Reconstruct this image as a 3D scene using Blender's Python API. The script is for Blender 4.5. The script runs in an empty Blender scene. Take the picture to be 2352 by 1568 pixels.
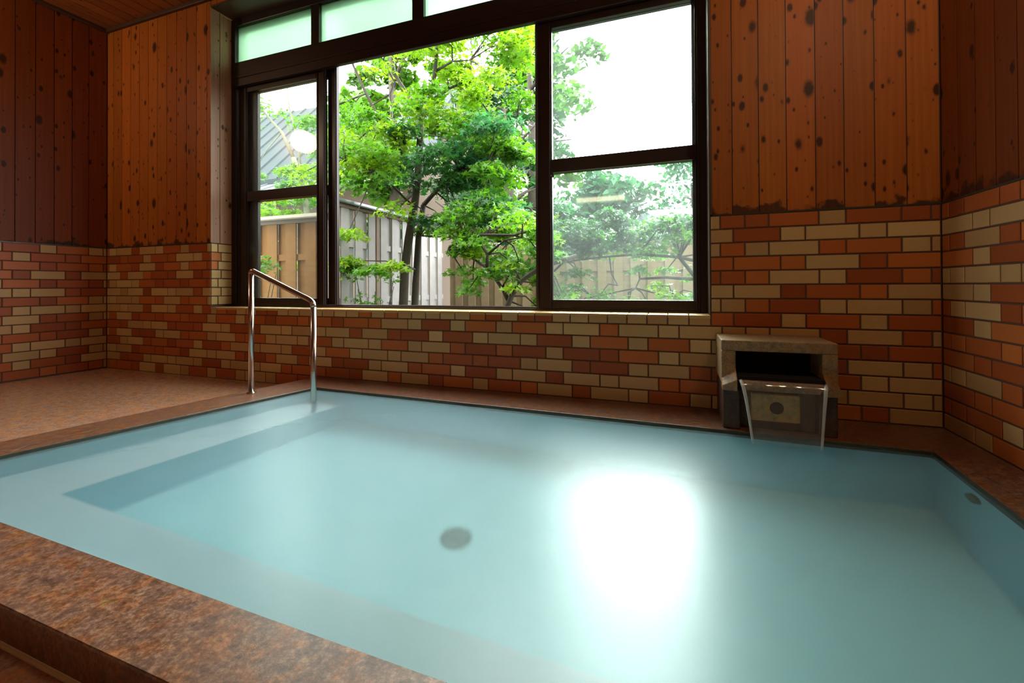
import bpy, bmesh, math, random
import numpy as np
from mathutils import Vector, Matrix

rng = random.Random(7)
nr = np.random.RandomState(11)
scene = bpy.context.scene
col = scene.collection
Z0 = 0.69            # everything is laid out from eye level; lifted so the bathing floor is z = 0

# ---------------------------------------------------------------- helpers
def link(o):
    col.objects.link(o); return o

def tag(o, label=None, cat=None, group=None, kind=None):
    if label: o['label'] = label
    if cat: o['category'] = cat
    if group: o['group'] = group
    if kind: o['kind'] = kind
    return o

def empty(name, loc, label=None, cat=None, group=None, kind=None):
    o = bpy.data.objects.new(name, None); o.location = loc; o.empty_display_size = .1
    link(o); return tag(o, label, cat, group, kind)

def base_of(parent):
    v = Vector((0, 0, 0)); p = parent
    while p is not None:
        v = v + p.location; p = p.parent
    return v

class MB:
    """collects geometry in room coordinates, builds one mesh object"""
    def __init__(s): s.v = []; s.f = []; s.c = []; s.m = []; s.uv = []
    def add(s, vs, fs, c=None, m=0, uvs=None):
        b = len(s.v); s.v += [tuple(p) for p in vs]
        for i, f in enumerate(fs):
            s.f.append([b + j for j in f]); s.c.append(c); s.m.append(m)
            s.uv.append([uvs[j] for j in f] if uvs else None)
        return s
    def box(s, x0, x1, y0, y1, z0, z1, c=None, m=0):
        vs = [(x0,y0,z0),(x1,y0,z0),(x1,y1,z0),(x0,y1,z0),(x0,y0,z1),(x1,y0,z1),(x1,y1,z1),(x0,y1,z1)]
        return s.add(vs, [(3,2,1,0),(4,5,6,7),(0,1,5,4),(1,2,6,5),(2,3,7,6),(3,0,4,7)], c, m)
    def prism(s, pts, z0, z1, m=0, m_side=None, c=None):
        """pts counter-clockwise from above"""
        n = len(pts)
        vs = [(p[0],p[1],z0) for p in pts] + [(p[0],p[1],z1) for p in pts]
        s.add(vs, [tuple(range(n-1,-1,-1)), tuple(range(n,2*n))], c, m)
        s.add(vs, [(i,(i+1)%n,n+(i+1)%n,n+i) for i in range(n)], c, m if m_side is None else m_side)
        return s
    def extr(s, prof, axis, a0, a1, m=0, c=None):
        """profile of 2 coordinates extruded along axis 'x' (prof = y,z) or 'y' (prof = x,z)"""
        n = len(prof)
        if axis == 'x': P = lambda a: [(a,p[0],p[1]) for p in prof]
        else: P = lambda a: [(p[0],a,p[1]) for p in prof]
        return s.add(P(a0)+P(a1), [tuple(range(n-1,-1,-1)), tuple(range(n,2*n))]+[(i,(i+1)%n,n+(i+1)%n,n+i) for i in range(n)], c, m)
    def tube(s, pts, rad, seg=10, cap=True, c=None, m=0):
        pts = [Vector(p) for p in pts]; n = len(pts)
        rs = rad if isinstance(rad, (list, tuple)) else [rad]*n
        up = None; vs = []
        for i, p in enumerate(pts):
            t = (pts[min(i+1,n-1)] - pts[max(i-1,0)]).normalized()
            if up is None:
                up = t.orthogonal().normalized()
            up = (up - t*up.dot(t)).normalized(); b = t.cross(up)
            for k in range(seg):
                a = 2*math.pi*k/seg
                vs.append(p + (up*math.cos(a) + b*math.sin(a))*rs[i])
        fs = [(i*seg+k, i*seg+(k+1)%seg, (i+1)*seg+(k+1)%seg, (i+1)*seg+k) for i in range(n-1) for k in range(seg)]
        if cap: fs += [tuple(range(seg-1,-1,-1)), tuple((n-1)*seg+k for k in range(seg))]
        return s.add(vs, fs, c, m)
    def lathe(s, prof, cx, cy, cz, seg=32, axis='z', m=0):
        vs = []
        for r, h in prof:
            for k in range(seg):
                a = 2*math.pi*k/seg; ca, sa = r*math.cos(a), r*math.sin(a)
                vs.append((cx+ca,cy+sa,cz+h) if axis=='z' else ((cx+ca,cy+h,cz+sa) if axis=='y' else (cx+h,cy+ca,cz+sa)))
        n = len(prof)
        fs = [(i*seg+k, i*seg+(k+1)%seg, (i+1)*seg+(k+1)%seg, (i+1)*seg+k) for i in range(n-1) for k in range(seg)]
        fs += [tuple(range(seg-1,-1,-1)), tuple((n-1)*seg+k for k in range(seg))]
        return s.add(vs, fs, None, m)
    def build(s, name, mats, parent=None, smooth=False, bevel=0, seg=2, fix=True, loc=None):
        o3 = base_of(parent) if parent else Vector(loc if loc else (0,0,0))
        me = bpy.data.meshes.new(name)
        me.from_pydata([(p[0]-o3.x, p[1]-o3.y, p[2]-o3.z) for p in s.v], [], s.f)
        for m in (mats if isinstance(mats,(list,tuple)) else [mats]): me.materials.append(m)
        me.polygons.foreach_set('material_index', s.m)
        if any(c is not None for c in s.c):
            at = me.attributes.new('tint','FLOAT_COLOR','FACE')
            at.data.foreach_set('color', [x for c in s.c for x in ((c if c else (1,1,1))[0],(c if c else (1,1,1))[1],(c if c else (1,1,1))[2],1.0)])
        if any(u is not None for u in s.uv):
            l = me.uv_layers.new(name='plan')
            flat = []
            for f,u in zip(s.f, s.uv):
                for j in range(len(f)): flat += list(u[j]) if u else [0.0,0.0]
            l.data.foreach_set('uv', flat)
        if fix:
            bm = bmesh.new(); bm.from_mesh(me); bmesh.ops.recalc_face_normals(bm, faces=bm.faces); bm.to_mesh(me); bm.free()
        if smooth: me.polygons.foreach_set('use_smooth', [True]*len(me.polygons))
        me.update()
        o = bpy.data.objects.new(name, me); link(o)
        if parent: o.parent = parent
        else: o.location = o3
        if bevel:
            b = o.modifiers.new('edge','BEVEL'); b.width = bevel; b.segments = seg; b.limit_method = 'ANGLE'; b.angle_limit = .6
        return o

# ---------------------------------------------------------------- materials
class NT:
    def __init__(s, name):
        s.mat = bpy.data.materials.new(name); s.mat.use_nodes = True
        s.t = s.mat.node_tree; s.t.nodes.clear(); s.out = s.n('ShaderNodeOutputMaterial')
    def n(s, t, **kw):
        x = s.t.nodes.new(t)
        for k, v in kw.items():
            if k.startswith('i_'):
                key = k[2:]; key = int(key) if key.isdigit() else key
                x.inputs[key].default_value = v
            else: setattr(x, k, v)
        return x
    def l(s, a, b): s.t.links.new(a, b)
    def math(s, op, a, b=None, c=None):
        x = s.n('ShaderNodeMath', operation=op)
        for i, q in enumerate((a,b,c)):
            if q is None: continue
            if isinstance(q,(int,float)): x.inputs[i].default_value = q
            else: s.l(q, x.inputs[i])
        return x.outputs[0]
    def mix(s, fac, a, b, mode='MIX'):
        x = s.n('ShaderNodeMix', data_type='RGBA', blend_type=mode)
        for i, q in ((0,fac),(6,a),(7,b)):
            if isinstance(q,(int,float)): x.inputs[i].default_value = q
            elif isinstance(q,tuple): x.inputs[i].default_value = (*q[:3],1)
            else: s.l(q, x.inputs[i])
        return x.outputs[2]
    def ramp(s, fac, stops):
        x = s.n('ShaderNodeValToRGB'); e = x.color_ramp.elements
        while len(e) < len(stops): e.new(.5)
        for i,(p,c) in enumerate(stops):
            e[i].position = p; e[i].color = (*c,1) if len(c)==3 else c
        s.l(fac, x.inputs[0]); return x.outputs[0]
    def noise(s, vec, scale, detail=3, rough=.5, dim='3D'):
        x = s.n('ShaderNodeTexNoise', noise_dimensions=dim); x.inputs['Scale'].default_value = scale
        x.inputs['Detail'].default_value = detail; x.inputs['Roughness'].default_value = rough
        if vec is not None: s.l(vec, x.inputs['Vector'])
        return x.outputs[0]
    def mapping(s, vec, scale):
        x = s.n('ShaderNodeMapping'); x.inputs['Scale'].default_value = scale; s.l(vec, x.inputs[0]); return x.outputs[0]
    def obj(s): return s.n('ShaderNodeTexCoord').outputs['Object']
    def bsdf(s, color=None, rough=.5, **kw):
        b = s.n('ShaderNodeBsdfPrincipled')
        for k, q in (('Base Color',color),('Roughness',rough)):
            if q is None: continue
            if isinstance(q,tuple): b.inputs[k].default_value = (*q[:3],1)
            elif isinstance(q,(int,float)): b.inputs[k].default_value = q
            else: s.l(q, b.inputs[k])
        for k, v in kw.items():
            b.inputs[k.replace('_',' ')].default_value = v
        s.l(b.outputs[0], s.out.inputs[0]); return b
    def bump(s, b, h, strength=.2, dist=.01):
        x = s.n('ShaderNodeBump'); x.inputs['Strength'].default_value = strength; x.inputs['Distance'].default_value = dist
        s.l(h, x.inputs['Height']); s.l(x.outputs[0], b.inputs['Normal'])

def simple(name, c, rough=.5, metal=0, var=.12, scale=20, bump=0):
    t = NT(name); n = t.noise(t.obj(), scale, 4)
    k = t.mix(n, tuple(x*(1-var) for x in c), tuple(min(1,x*(1+var)) for x in c))
    b = t.bsdf(k, rough, Metallic=metal)
    if bump: t.bump(b, n, bump)
    return t.mat

def m_brick():
    t = NT('glazed_brick'); a = t.n('ShaderNodeAttribute', attribute_name='tint').outputs[0]
    o = t.obj(); n = t.noise(o, 70, 4, .6); n2 = t.noise(o, 9, 3)
    k = t.mix(n, t.mix(.16,a,(.10,.04,.02)), a)
    k = t.mix(t.math('MULTIPLY', n2, .25), k, t.mix(.5,a,(.16,.08,.04)))
    b = t.bsdf(k, .45, Specular_IOR_Level=.28); t.bump(b, n, .08, .004); return t.mat

def m_wood(name, base, dark, knot_amt=1.0, rough=.42, mould=None):
    t = NT(name); uv = t.n('ShaderNodeUVMap', uv_map='plan').outputs[0]
    tint = t.n('ShaderNodeAttribute', attribute_name='tint').outputs[0]
    g = t.noise(t.mapping(uv,(70,1.6,1)), 1, 4, .6, '2D')
    g2 = t.noise(t.mapping(uv,(9,.7,1)), 1, 3, .5, '2D')
    c = t.mix(g, dark, base)
    c = t.mix(t.math('MULTIPLY', g2, .5), c, t.mix(.45, c, dark))
    c = t.mix(1.0, c, tint, 'MULTIPLY')
    masks = []
    for sc, th in (((9.5,5.2,1),.12),((5.0,2.7,1),.10),((15,8,1),.09)):
        v = t.n('ShaderNodeTexVoronoi', voronoi_dimensions='2D', feature='F1'); v.inputs['Scale'].default_value = 1
        wob = t.noise(t.mapping(uv,(40,40,1)),1,2,.5,'2D')
        w = t.n('ShaderNodeVectorMath', operation='ADD'); t.l(t.mapping(uv,sc), w.inputs[0])
        ww = t.n('ShaderNodeCombineXYZ'); t.l(t.math('MULTIPLY', wob, .06), ww.inputs[0]); t.l(ww.outputs[0], w.inputs[1]); t.l(w.outputs[0], v.inputs['Vector'])
        sep = t.n('ShaderNodeSeparateColor'); t.l(v.outputs['Color'], sep.inputs[0])
        size = t.math('MULTIPLY', t.math('POWER', sep.outputs[0], 1.6), th*knot_amt)
        d = t.math('SUBTRACT', size, v.outputs['Distance'])
        masks.append((t.math('MULTIPLY_ADD', d, 16.0, .35), d))
    m = masks[0][0]
    for q,_ in masks[1:]: m = t.math('MAXIMUM', m, q)
    cl = t.n('ShaderNodeClamp'); t.l(m, cl.inputs[0])
    halo = masks[0][1]
    for _,q in masks[1:]: halo = t.math('MAXIMUM', halo, q)
    hc = t.n('ShaderNodeClamp'); t.l(t.math('MULTIPLY_ADD', halo, 9.0, .75), hc.inputs[0])
    c = t.mix(t.math('MULTIPLY', hc.outputs[0], .45), c, t.mix(.5, c, dark))
    c = t.mix(t.math('MULTIPLY', cl.outputs[0], .9), c, tuple(x*.07 for x in dark))
    if mould is not None:
        sz = t.n('ShaderNodeSeparateXYZ'); t.l(t.obj(), sz.inputs[0])
        mn = t.noise(t.mapping(uv,(7,7,1)), 1, 4, .6, '2D')
        lim = t.math('MULTIPLY_ADD', t.math('POWER', mn, 3.0), .26, mould-.006)
        mc = t.n('ShaderNodeClamp'); t.l(t.math('MULTIPLY', t.math('SUBTRACT', lim, sz.outputs[2]), 45.0), mc.inputs[0])
        c = t.mix(t.math('MULTIPLY', mc.outputs[0], .8), c, (.012,.008,.005))
    b = t.bsdf(c, rough, Specular_IOR_Level=.22); t.bump(b, g, .05, .003); return t.mat

def m_granite(name, lo, mid, hi, rough=.35, scale=1.0, bump=.15):
    t = NT(name); o = t.obj()
    n = t.noise(o, 120*scale, 5, .75); n2 = t.noise(o, 45*scale, 4, .7); n3 = t.noise(o, 3, 3)
    f = t.math('ADD', t.math('MULTIPLY', n, .6), t.math('MULTIPLY', n2, .4))
    c = t.ramp(f, [(.36,lo),(.5,mid),(.66,hi)])
    c = t.mix(t.math('MULTIPLY', n3, .35), c, mid)
    n4 = t.noise(o, 22, 3, .6)
    c = t.mix(1.0, c, t.ramp(n4, [(.35,(.80,.82,1.0)),(.5,(1,1,1)),(.62,(1.15,.86,.62)),(.72,(.95,1.0,.65))]), 'MULTIPLY')
    b = t.bsdf(c, rough); t.bump(b, f, bump, .004); return t.mat

def fresnel_abs(t, f0=.04):
    g = t.n('ShaderNodeNewGeometry'); d = t.n('ShaderNodeVectorMath', operation='DOT_PRODUCT')
    t.l(g.outputs['Normal'], d.inputs[0]); t.l(g.outputs['Incoming'], d.inputs[1])
    p = t.math('POWER', t.math('SUBTRACT', 1.0, t.math('ABSOLUTE', d.outputs['Value'])), 5.0)
    return t.math('MULTIPLY_ADD', p, 1-f0, f0)

def m_pane(name, haze, tint=(.93,.97,.95), streak=0.0):
    """window glass, seen through both faces of a thin slab"""
    t = NT(name); tr = t.n('ShaderNodeBsdfTransparent'); tr.inputs[0].default_value = (*tint,1)
    tl = t.n('ShaderNodeBsdfTranslucent'); tl.inputs[0].default_value = (.92,.97,.98,1)
    o = t.obj(); n = t.noise(t.mapping(o,(9,9,2.2)), 1.5, 4, .6)
    h = t.math('MULTIPLY_ADD', n, streak*2, haze-streak)
    mx = t.n('ShaderNodeMixShader'); t.l(h, mx.inputs[0]); t.l(tr.outputs[0], mx.inputs[1]); t.l(tl.outputs[0], mx.inputs[2])
    gl = t.n('ShaderNodeBsdfGlossy'); gl.inputs['Roughness'].default_value = .02
    m2 = t.n('ShaderNodeMixShader'); t.l(fresnel_abs(t,.03), m2.inputs[0]); t.l(mx.outputs[0], m2.inputs[1]); t.l(gl.outputs[0], m2.inputs[2])
    t.l(m2.outputs[0], t.out.inputs[0]); return t.mat

def m_frosted():
    t = NT('frosted_glass'); tl = t.n('ShaderNodeBsdfTranslucent'); tl.inputs[0].default_value = (.34,.47,.36,1)
    rf = t.n('ShaderNodeBsdfRefraction'); rf.inputs['Roughness'].default_value = .45; rf.inputs['IOR'].default_value = 1.06; rf.inputs[0].default_value = (.50,.70,.54,1)
    mx = t.n('ShaderNodeMixShader'); mx.inputs[0].default_value = .25; t.l(tl.outputs[0], mx.inputs[1]); t.l(rf.outputs[0], mx.inputs[2])
    gl = t.n('ShaderNodeBsdfGlossy'); gl.inputs['Roughness'].default_value = .25
    m2 = t.n('ShaderNodeMixShader'); t.l(fresnel_abs(t,.03), m2.inputs[0]); t.l(mx.outputs[0], m2.inputs[1]); t.l(gl.outputs[0], m2.inputs[2])
    t.l(m2.outputs[0], t.out.inputs[0]); return t.mat

WATER_REFL_ROUGH = .31
def m_water():
    """calm, slightly milky hot-spring water"""
    t = NT('milky_bath_water')
    fr = t.n('ShaderNodeFresnel'); fr.inputs[0].default_value = 1.33
    o = t.obj(); n = t.noise(t.mapping(o,(5,14,1)), 1.6, 3, .5)
    bp = t.n('ShaderNodeBump'); bp.inputs['Strength'].default_value = .025; bp.inputs['Distance'].default_value = .02; t.l(n, bp.inputs['Height'])
    rf = t.n('ShaderNodeBsdfRefraction'); rf.inputs[0].default_value = (.83,.98,1.0,1); rf.inputs['IOR'].default_value = 1.33; rf.inputs['Roughness'].default_value = .17
    df = t.n('ShaderNodeBsdfDiffuse'); df.inputs[0].default_value = (.42,.68,.72,1)
    mx = t.n('ShaderNodeMixShader'); mx.inputs[0].default_value = .12; t.l(rf.outputs[0], mx.inputs[1]); t.l(df.outputs[0], mx.inputs[2])
    gl = t.n('ShaderNodeBsdfGlossy'); gl.inputs['Roughness'].default_value = WATER_REFL_ROUGH
    t.l(bp.outputs[0], gl.inputs['Normal'])
    m2 = t.n('ShaderNodeMixShader'); t.l(fr.outputs[0], m2.inputs[0]); t.l(mx.outputs[0], m2.inputs[1]); t.l(gl.outputs[0], m2.inputs[2])
    t.l(m2.outputs[0], t.out.inputs[0]); return t.mat

def m_stream(name, foam):
    t = NT(name); tr = t.n('ShaderNodeBsdfTransparent'); tr.inputs[0].default_value = (.95,.97,.96,1)
    gl = t.n('ShaderNodeBsdfGlossy'); gl.inputs['Roughness'].default_value = .08
    df = t.n('ShaderNodeBsdfDiffuse'); df.inputs[0].default_value = (.8,.82,.8,1); mx = t.n('ShaderNodeMixShader'); mx.inputs[0].default_value = foam; t.l(tr.outputs[0], mx.inputs[1]); t.l(df.outputs[0], mx.inputs[2])
    m2 = t.n('ShaderNodeMixShader'); t.l(fresnel_abs(t,.04), m2.inputs[0]); t.l(mx.outputs[0], m2.inputs[1]); t.l(gl.outputs[0], m2.inputs[2])
    t.l(m2.outputs[0], t.out.inputs[0]); return t.mat

def m_leaf(name, trans=.45):
    t = NT(name); a = t.n('ShaderNodeAttribute', attribute_name='tint').outputs[0]
    d = t.n('ShaderNodeBsdfPrincipled'); t.l(a, d.inputs['Base Color']); d.inputs['Roughness'].default_value = .5
    tl = t.n('ShaderNodeBsdfTranslucent'); t.l(t.mix(1.0, a, (1.9,2.0,1.2), 'MULTIPLY'), tl.inputs[0])
    mx = t.n('ShaderNodeMixShader'); mx.inputs[0].default_value = trans; t.l(d.outputs[0], mx.inputs[1]); t.l(tl.outputs[0], mx.inputs[2])
    t.l(mx.outputs[0], t.out.inputs[0]); return t.mat

def m_emit(name, c, s):
    t = NT(name); e = t.n('ShaderNodeEmission'); e.inputs[0].default_value = (*c,1); e.inputs[1].default_value = s
    t.l(e.outputs[0], t.out.inputs[0]); return t.mat

M = dict(
    brick=m_brick(), grout=simple('brown_grout',(.10,.045,.022),.8),
    wood=m_wood('knotty_cedar',(.50,.145,.017),(.28,.068,.008),1.25,.5,.339),
    ceil=m_wood('cedar_ceiling',(.36,.11,.025),(.20,.06,.014),1.0,.6),
    jamb=m_wood('weathered_jamb',(.55,.33,.215),(.30,.155,.09),1.0),
    darkwood=simple('dark_stained_trim',(.06,.026,.014),.5),
    rim=m_granite('brown_granite',(.024,.011,.006),(.135,.062,.033),(.33,.18,.10),.32,.9),
    floor=m_granite('wet_brown_granite',(.20,.10,.058),(.42,.23,.135),(.58,.36,.23),.24,.7,.1),
    algae=simple('wet_mossy_edge',(.035,.040,.024),.35,0,.4,40),
    basin=simple('blue_basin_wall',(.32,.59,.66),.5,0,.05,6), basinfloor=simple('pale_basin_floor',(.62,.87,.88),.5,0,.05,6), benchtop=simple('pale_grey_bench',(.86,.88,.89),.5,0,.05,6),
    drain=simple('dark_drain',(.06,.09,.05),.5),
    sealant=simple('tan_sealant',(.60,.46,.30),.5),
    alu=simple('bronze_aluminium',(.022,.012,.009),.32,.15,.1),
    steel=simple('brushed_steel',(.55,.50,.45),.22,1,.05,60),
    stone=m_granite('yellowish_stone',(.10,.058,.022),(.25,.155,.066),(.42,.29,.14),.55,1.0,.25),
    wetstone=m_granite('wet_dark_stone',(.022,.009,.005),(.055,.023,.012),(.10,.045,.022),.5,1.0,.1),
    plate=m_granite('ochre_stone',(.26,.15,.030),(.50,.31,.075),(.64,.44,.14),.5,.5,.1),
    hole=simple('dark_hole',(.02,.016,.010),.8),
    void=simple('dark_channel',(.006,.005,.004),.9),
    plaster=simple('plaster',(.45,.42,.36),.9),
    bark=simple('dark_bark',(.055,.045,.030),.85,0,.4,30,.3),
    bark2=simple('pale_bark',(.20,.19,.13),.85,0,.3,30,.3),
    leaf=m_leaf('maple_leaves'), leaf2=m_leaf('far_leaves',.18),
    greyboard=simple('weathered_grey_boards',(.36,.345,.33),.85,0,.18,9),
    brownboard=simple('brown_boards',(.27,.10,.010),.8,0,.2,9),
    tanboard=simple('tan_boards',(.20,.14,.075),.85,0,.2,9),
    copper=simple('green_grey_metal_cap',(.035,.055,.048),.4,.2),
    rooftile=simple('blue_grey_roof_tiles',(.026,.036,.043),.75,0,.2,12),
    white=simple('white_plaster',(.75,.75,.74),.8,0,.04),
    palewood=simple('pale_weathered_wood',(.22,.16,.115),.8,0,.15),
    palemetal=simple('pale_sheet_roof',(.12,.125,.135),.45,0,.05),
    ground=simple('garden_soil',(.06,.06,.025),.95,0,.5,3),
    frosted=m_frosted(), pane=m_pane('hazy_glass',.010,streak=.009), paneL=m_pane('window_glass',.006,streak=.005),
    water=m_water(), stream=m_stream('falling_water',0.04), edgewater=m_stream('foaming_edge',.35),
    globe=m_emit('lamp_globe',(1,.79,.52),38.0), tubelight=m_emit('tube_lamp',(1,.86,.55),9.0), fixture=simple('lamp_fixture',(.6,.58,.54),.5),
)

# ---------------------------------------------------------------- dimensions (eye level = 0)
XL, XR, YW, YR = -4.62, 1.0554, 2.4165, -1.9
ZT, ZR, ZF, ZC = .339, -.613, -.69, 2.231
ZW = -.628
JX, WX = -3.352, .155            # window opening
SILL, HEAD = -.152, 2.165
YF = 2.60
CREAM = [(.55,.35,.135),(.52,.33,.125),(.58,.38,.15),(.49,.285,.105)]
RED = [(.45,.105,.018),(.39,.085,.015),(.50,.135,.024),(.34,.072,.013)]
def bc(ch, r=rng):
    c = r.choice(CREAM if ch == 'c' else RED); k = r.uniform(.9,1.08)
    return tuple(x*k for x in c)

class Plane:
    """maps (s along wall, z, out) to room coordinates"""
    def __init__(s, o, u, n): s.o = Vector(o); s.u = Vector(u); s.n = Vector(n)
    def __call__(s, a, z, d=0): p = s.o + s.u*a + s.n*d; return (p.x, p.y, z)

def brick(mb, P, a0, a1, z0, z1, c, d=.006, j=.0035, ch=.0022):
    a0 += j; a1 -= j; z0 += j; z1 -= j
    if a1-a0 < .008 or z1-z0 < .008: return
    vs = [P(a0,z0,-.002),P(a1,z0,-.002),P(a1,z1,-.002),P(a0,z1,-.002),
          P(a0,z0,d-ch),P(a1,z0,d-ch),P(a1,z1,d-ch),P(a0,z1,d-ch),
          P(a0+ch,z0+ch,d),P(a1-ch,z0+ch,d),P(a1-ch,z1-ch,d),P(a0+ch,z1-ch,d)]
    fs = [(8,9,10,11)]
    for i in range(4):
        k = (i+1)%4; fs += [(i,k,4+k,4+i),(4+i,4+k,8+k,8+i)]
    mb.add(vs, fs, c, 0)

def flemish(a0, a1, phase, pitch=.3075, head=.101):
    """joint positions of alternating stretchers and headers, clipped"""
    js = [a0]; k = math.floor((a0-phase)/pitch) - 1
    while True:
        for q in (phase+k*pitch, phase+k*pitch+(pitch-head)):
            if a0+.012 < q < a1-.012: js.append(q)
        k += 1
        if phase+k*pitch > a1: break
    return js + [a1]

def rand_cols(n, r):
    out = []; last = 'r'
    for i in range(n):
        ch = 'c' if r.random() < .46 else 'r'
        out.append(ch)
    return out

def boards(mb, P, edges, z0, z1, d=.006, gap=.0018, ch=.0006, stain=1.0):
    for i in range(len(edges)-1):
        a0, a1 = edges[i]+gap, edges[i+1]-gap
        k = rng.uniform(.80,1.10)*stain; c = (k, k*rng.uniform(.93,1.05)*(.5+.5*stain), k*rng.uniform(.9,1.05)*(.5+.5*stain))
        off = rng.uniform(0,50)
        vs = [P(a0,z0,0),P(a1,z0,0),P(a1,z1,0),P(a0,z1,0),P(a0+ch,z0,d),P(a1-ch,z0,d),P(a1-ch,z1,d),P(a0+ch,z1,d)]
        uv = [(a0,z0+off),(a1,z0+off),(a1,z1+off),(a0,z1+off),(a0+ch,z0+off),(a1-ch,z0+off),(a1-ch,z1+off),(a0+ch,z1+off)]
        mb.add(vs, [(4,5,6,7),(0,1,5,4),(1,2,6,5),(2,3,7,6),(3,0,4,7)], c, 0, uv)

def edges_from(a0, a1, w):
    e = [a0]; a = a0 + w*rng.uniform(.5,1)
    while a < a1-.02: e.append(a); a += w*rng.uniform(.97,1.03)
    return e + [a1]

# ================================================================ THE ROOM
# ---- wall with the window (back)
wb = MB()
B0, B1 = YW+.008, 2.70
wb.box(XL-.2, JX-.008, B0, B1, -1.3, 2.45); wb.box(WX+.008, XR+.2, B0, B1, -1.3, 2.45)
wb.box(JX-.008, WX+.008, B0, B1, -1.3, SILL-.02); wb.box(JX-.008, WX+.008, B0, B1, HEAD, 2.45)
wall_back = tag(wb.build('wall_back', M['darkwood']), kind='structure')
Pb = Plane((0,YW+.006,0),(1,0,0),(0,-1,0))
tb = MB()
rz = lambda k: ZT - .068*k
right_cols = ['crrrcrrr','crcccc','crccrrcc','rrrcrr','rrrccrrr','ccrrrc','ccrrcccr','rrcrcr','ccccrcrc','rrrrrr','ccccrccr','rrrrcc','cccccccc','rcrrrc']
odd_j = [WX,.2,.308,.41,.613,.717,.92,1.022,XR]; even_j = [WX,.257,.458,.559,.767,.868,XR]
left_r2l = {8:'cccrccrcrcrcc', 9:'ccrcrcrcccrcr', 10:'ccrrrcrrrrccr', 11:'rrccrrccrrrrcc', 12:'rrcccrccrcrrcc', 13:'ccrccrcrrcrrcr'}
rb = random.Random(3)
for k in range(14):
    z1, z0 = rz(k), rz(k+1)
    odd = (k % 2 == 0)
    js = odd_j if odd else even_j; cs = right_cols[k]
    if k >= 8: sel = [(js[i],js[i+1],cs[i]) for i in range(len(js)-1) if js[i+1] > .21]
    else: sel = [(js[i],js[i+1],cs[i]) for i in range(len(js)-1)]
    for a0,a1,ch in sel:
        brick(tb, Pb, max(a0,.205) if k>=8 else a0, a1, z0, z1, bc(ch, rb))
    ph = .007 if odd else -.144
    # zone left of it / under the window
    if k >= 8: ja = flemish(XL, .205, ph, .300, .100)
    else: ja = flemish(XL, JX, ph, .300, .100)
    n = len(ja)-1; cc = rand_cols(n, rb)
    if k in left_r2l:
        for i,ch in enumerate(left_r2l[k]):
            if n-1-i >= 0: cc[n-1-i] = ch
    for i in range(n):
        brick(tb, Pb, ja[i], ja[i+1], z0, z1, bc(cc[i], rb))
# bottom course down to the lower floor left of the pool
ja = flemish(XL, -2.3, .007, .300, .100); cc = rand_cols(len(ja), rb)
for i in range(len(ja)-1): brick(tb, Pb, ja[i], ja[i+1], ZF, rz(14), bc(cc[i], rb))
# header tiles standing under the sill, and the sill top
a = WX; i = 0
while a > JX:
    a1 = a; a = max(JX, a-.1012)
    brick(tb, Pb, a, a1, rz(8), SILL, bc('c' if rb.random()<.72 else 'r', rb)); i += 1
g = MB(); g.box(XL, XR, YW+.0045, B0, ZF, ZT-.001)  # grout bed (cut at the opening by the pieces below)
gb = MB()
gb.box(XL, JX, YW+.004, B0+.001, ZF, ZT); gb.box(WX, XR, YW+.004, B0+.001, ZF, ZT); gb.box(JX, WX, YW+.004, B0+.001, ZF, SILL-.004)
gb.build('grout_bed', M['grout'], wall_back)
tb.build('brick_tile_facing', M['brick'], wall_back, fix=True)
# sill top and left reveal tiles
sl = MB()
Ps = Plane((0,0,0),(1,0,0),(0,0,1))
a = WX
while a > JX:
    a1 = a; a = max(JX, a-.1012); c = bc('c', rb)
    sl.box(a+.002, a1-.002, YW-.001, 2.695, SILL-.018, SILL, c)
sl.build('sill_tiles', M['brick'], wall_back, bevel=.003)
rv = MB(); Pr = Plane((JX-.006, YW+.001, 0),(0,1,0),(1,0,0))
for k in range(0, 8):
    z1, z0 = rz(k), max(rz(k+1), SILL)
    js = [0,.085,.183] if k%2 else [0,.06,.183]
    for i in range(2): brick(rv, Pr, js[i], js[i+1], z0, z1, bc('c' if rb.random()<.75 else 'r', rb), d=.006)
rv.build('reveal_tiles', M['brick'], wall_back)
rw = MB()
boards(rw, Pr, [0,.075,.183], ZT+.004, HEAD, d=.006)
rw.build('reveal_boards', M['jamb'], wall_back)
rs = MB(); rs.box(WX-.004, WX+.01, YW+.002, YF, SILL, HEAD); rs.box(JX, WX, YW+.002, YF, HEAD-.012, HEAD+.004)
rs.build('reveal_lining', M['darkwood'], wall_back)
bw = MB()
Pw = Plane((0,YW+.009,0),(1,0,0),(0,-1,0))
right_e = [WX,.256,.371,.486,.603,.713,.827,.941,XR]
boards(bw, Pw, right_e, ZT+.004, ZC)
boards(bw, Pw, edges_from(XL, JX, .1135), ZT+.004, ZC)
boards(bw, Pw, edges_from(JX, WX, .1135), HEAD, ZC)
bw.build('cedar_boards', M['wood'], wall_back)
mo = MB()
for x0,x1 in ((XL,JX),(WX,XR)): mo.box(x0, x1, YW+.002, YW+.012, ZT-.001, ZT+.007)
mo.build('mouldy_joint', M['algae'], wall_back)

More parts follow.
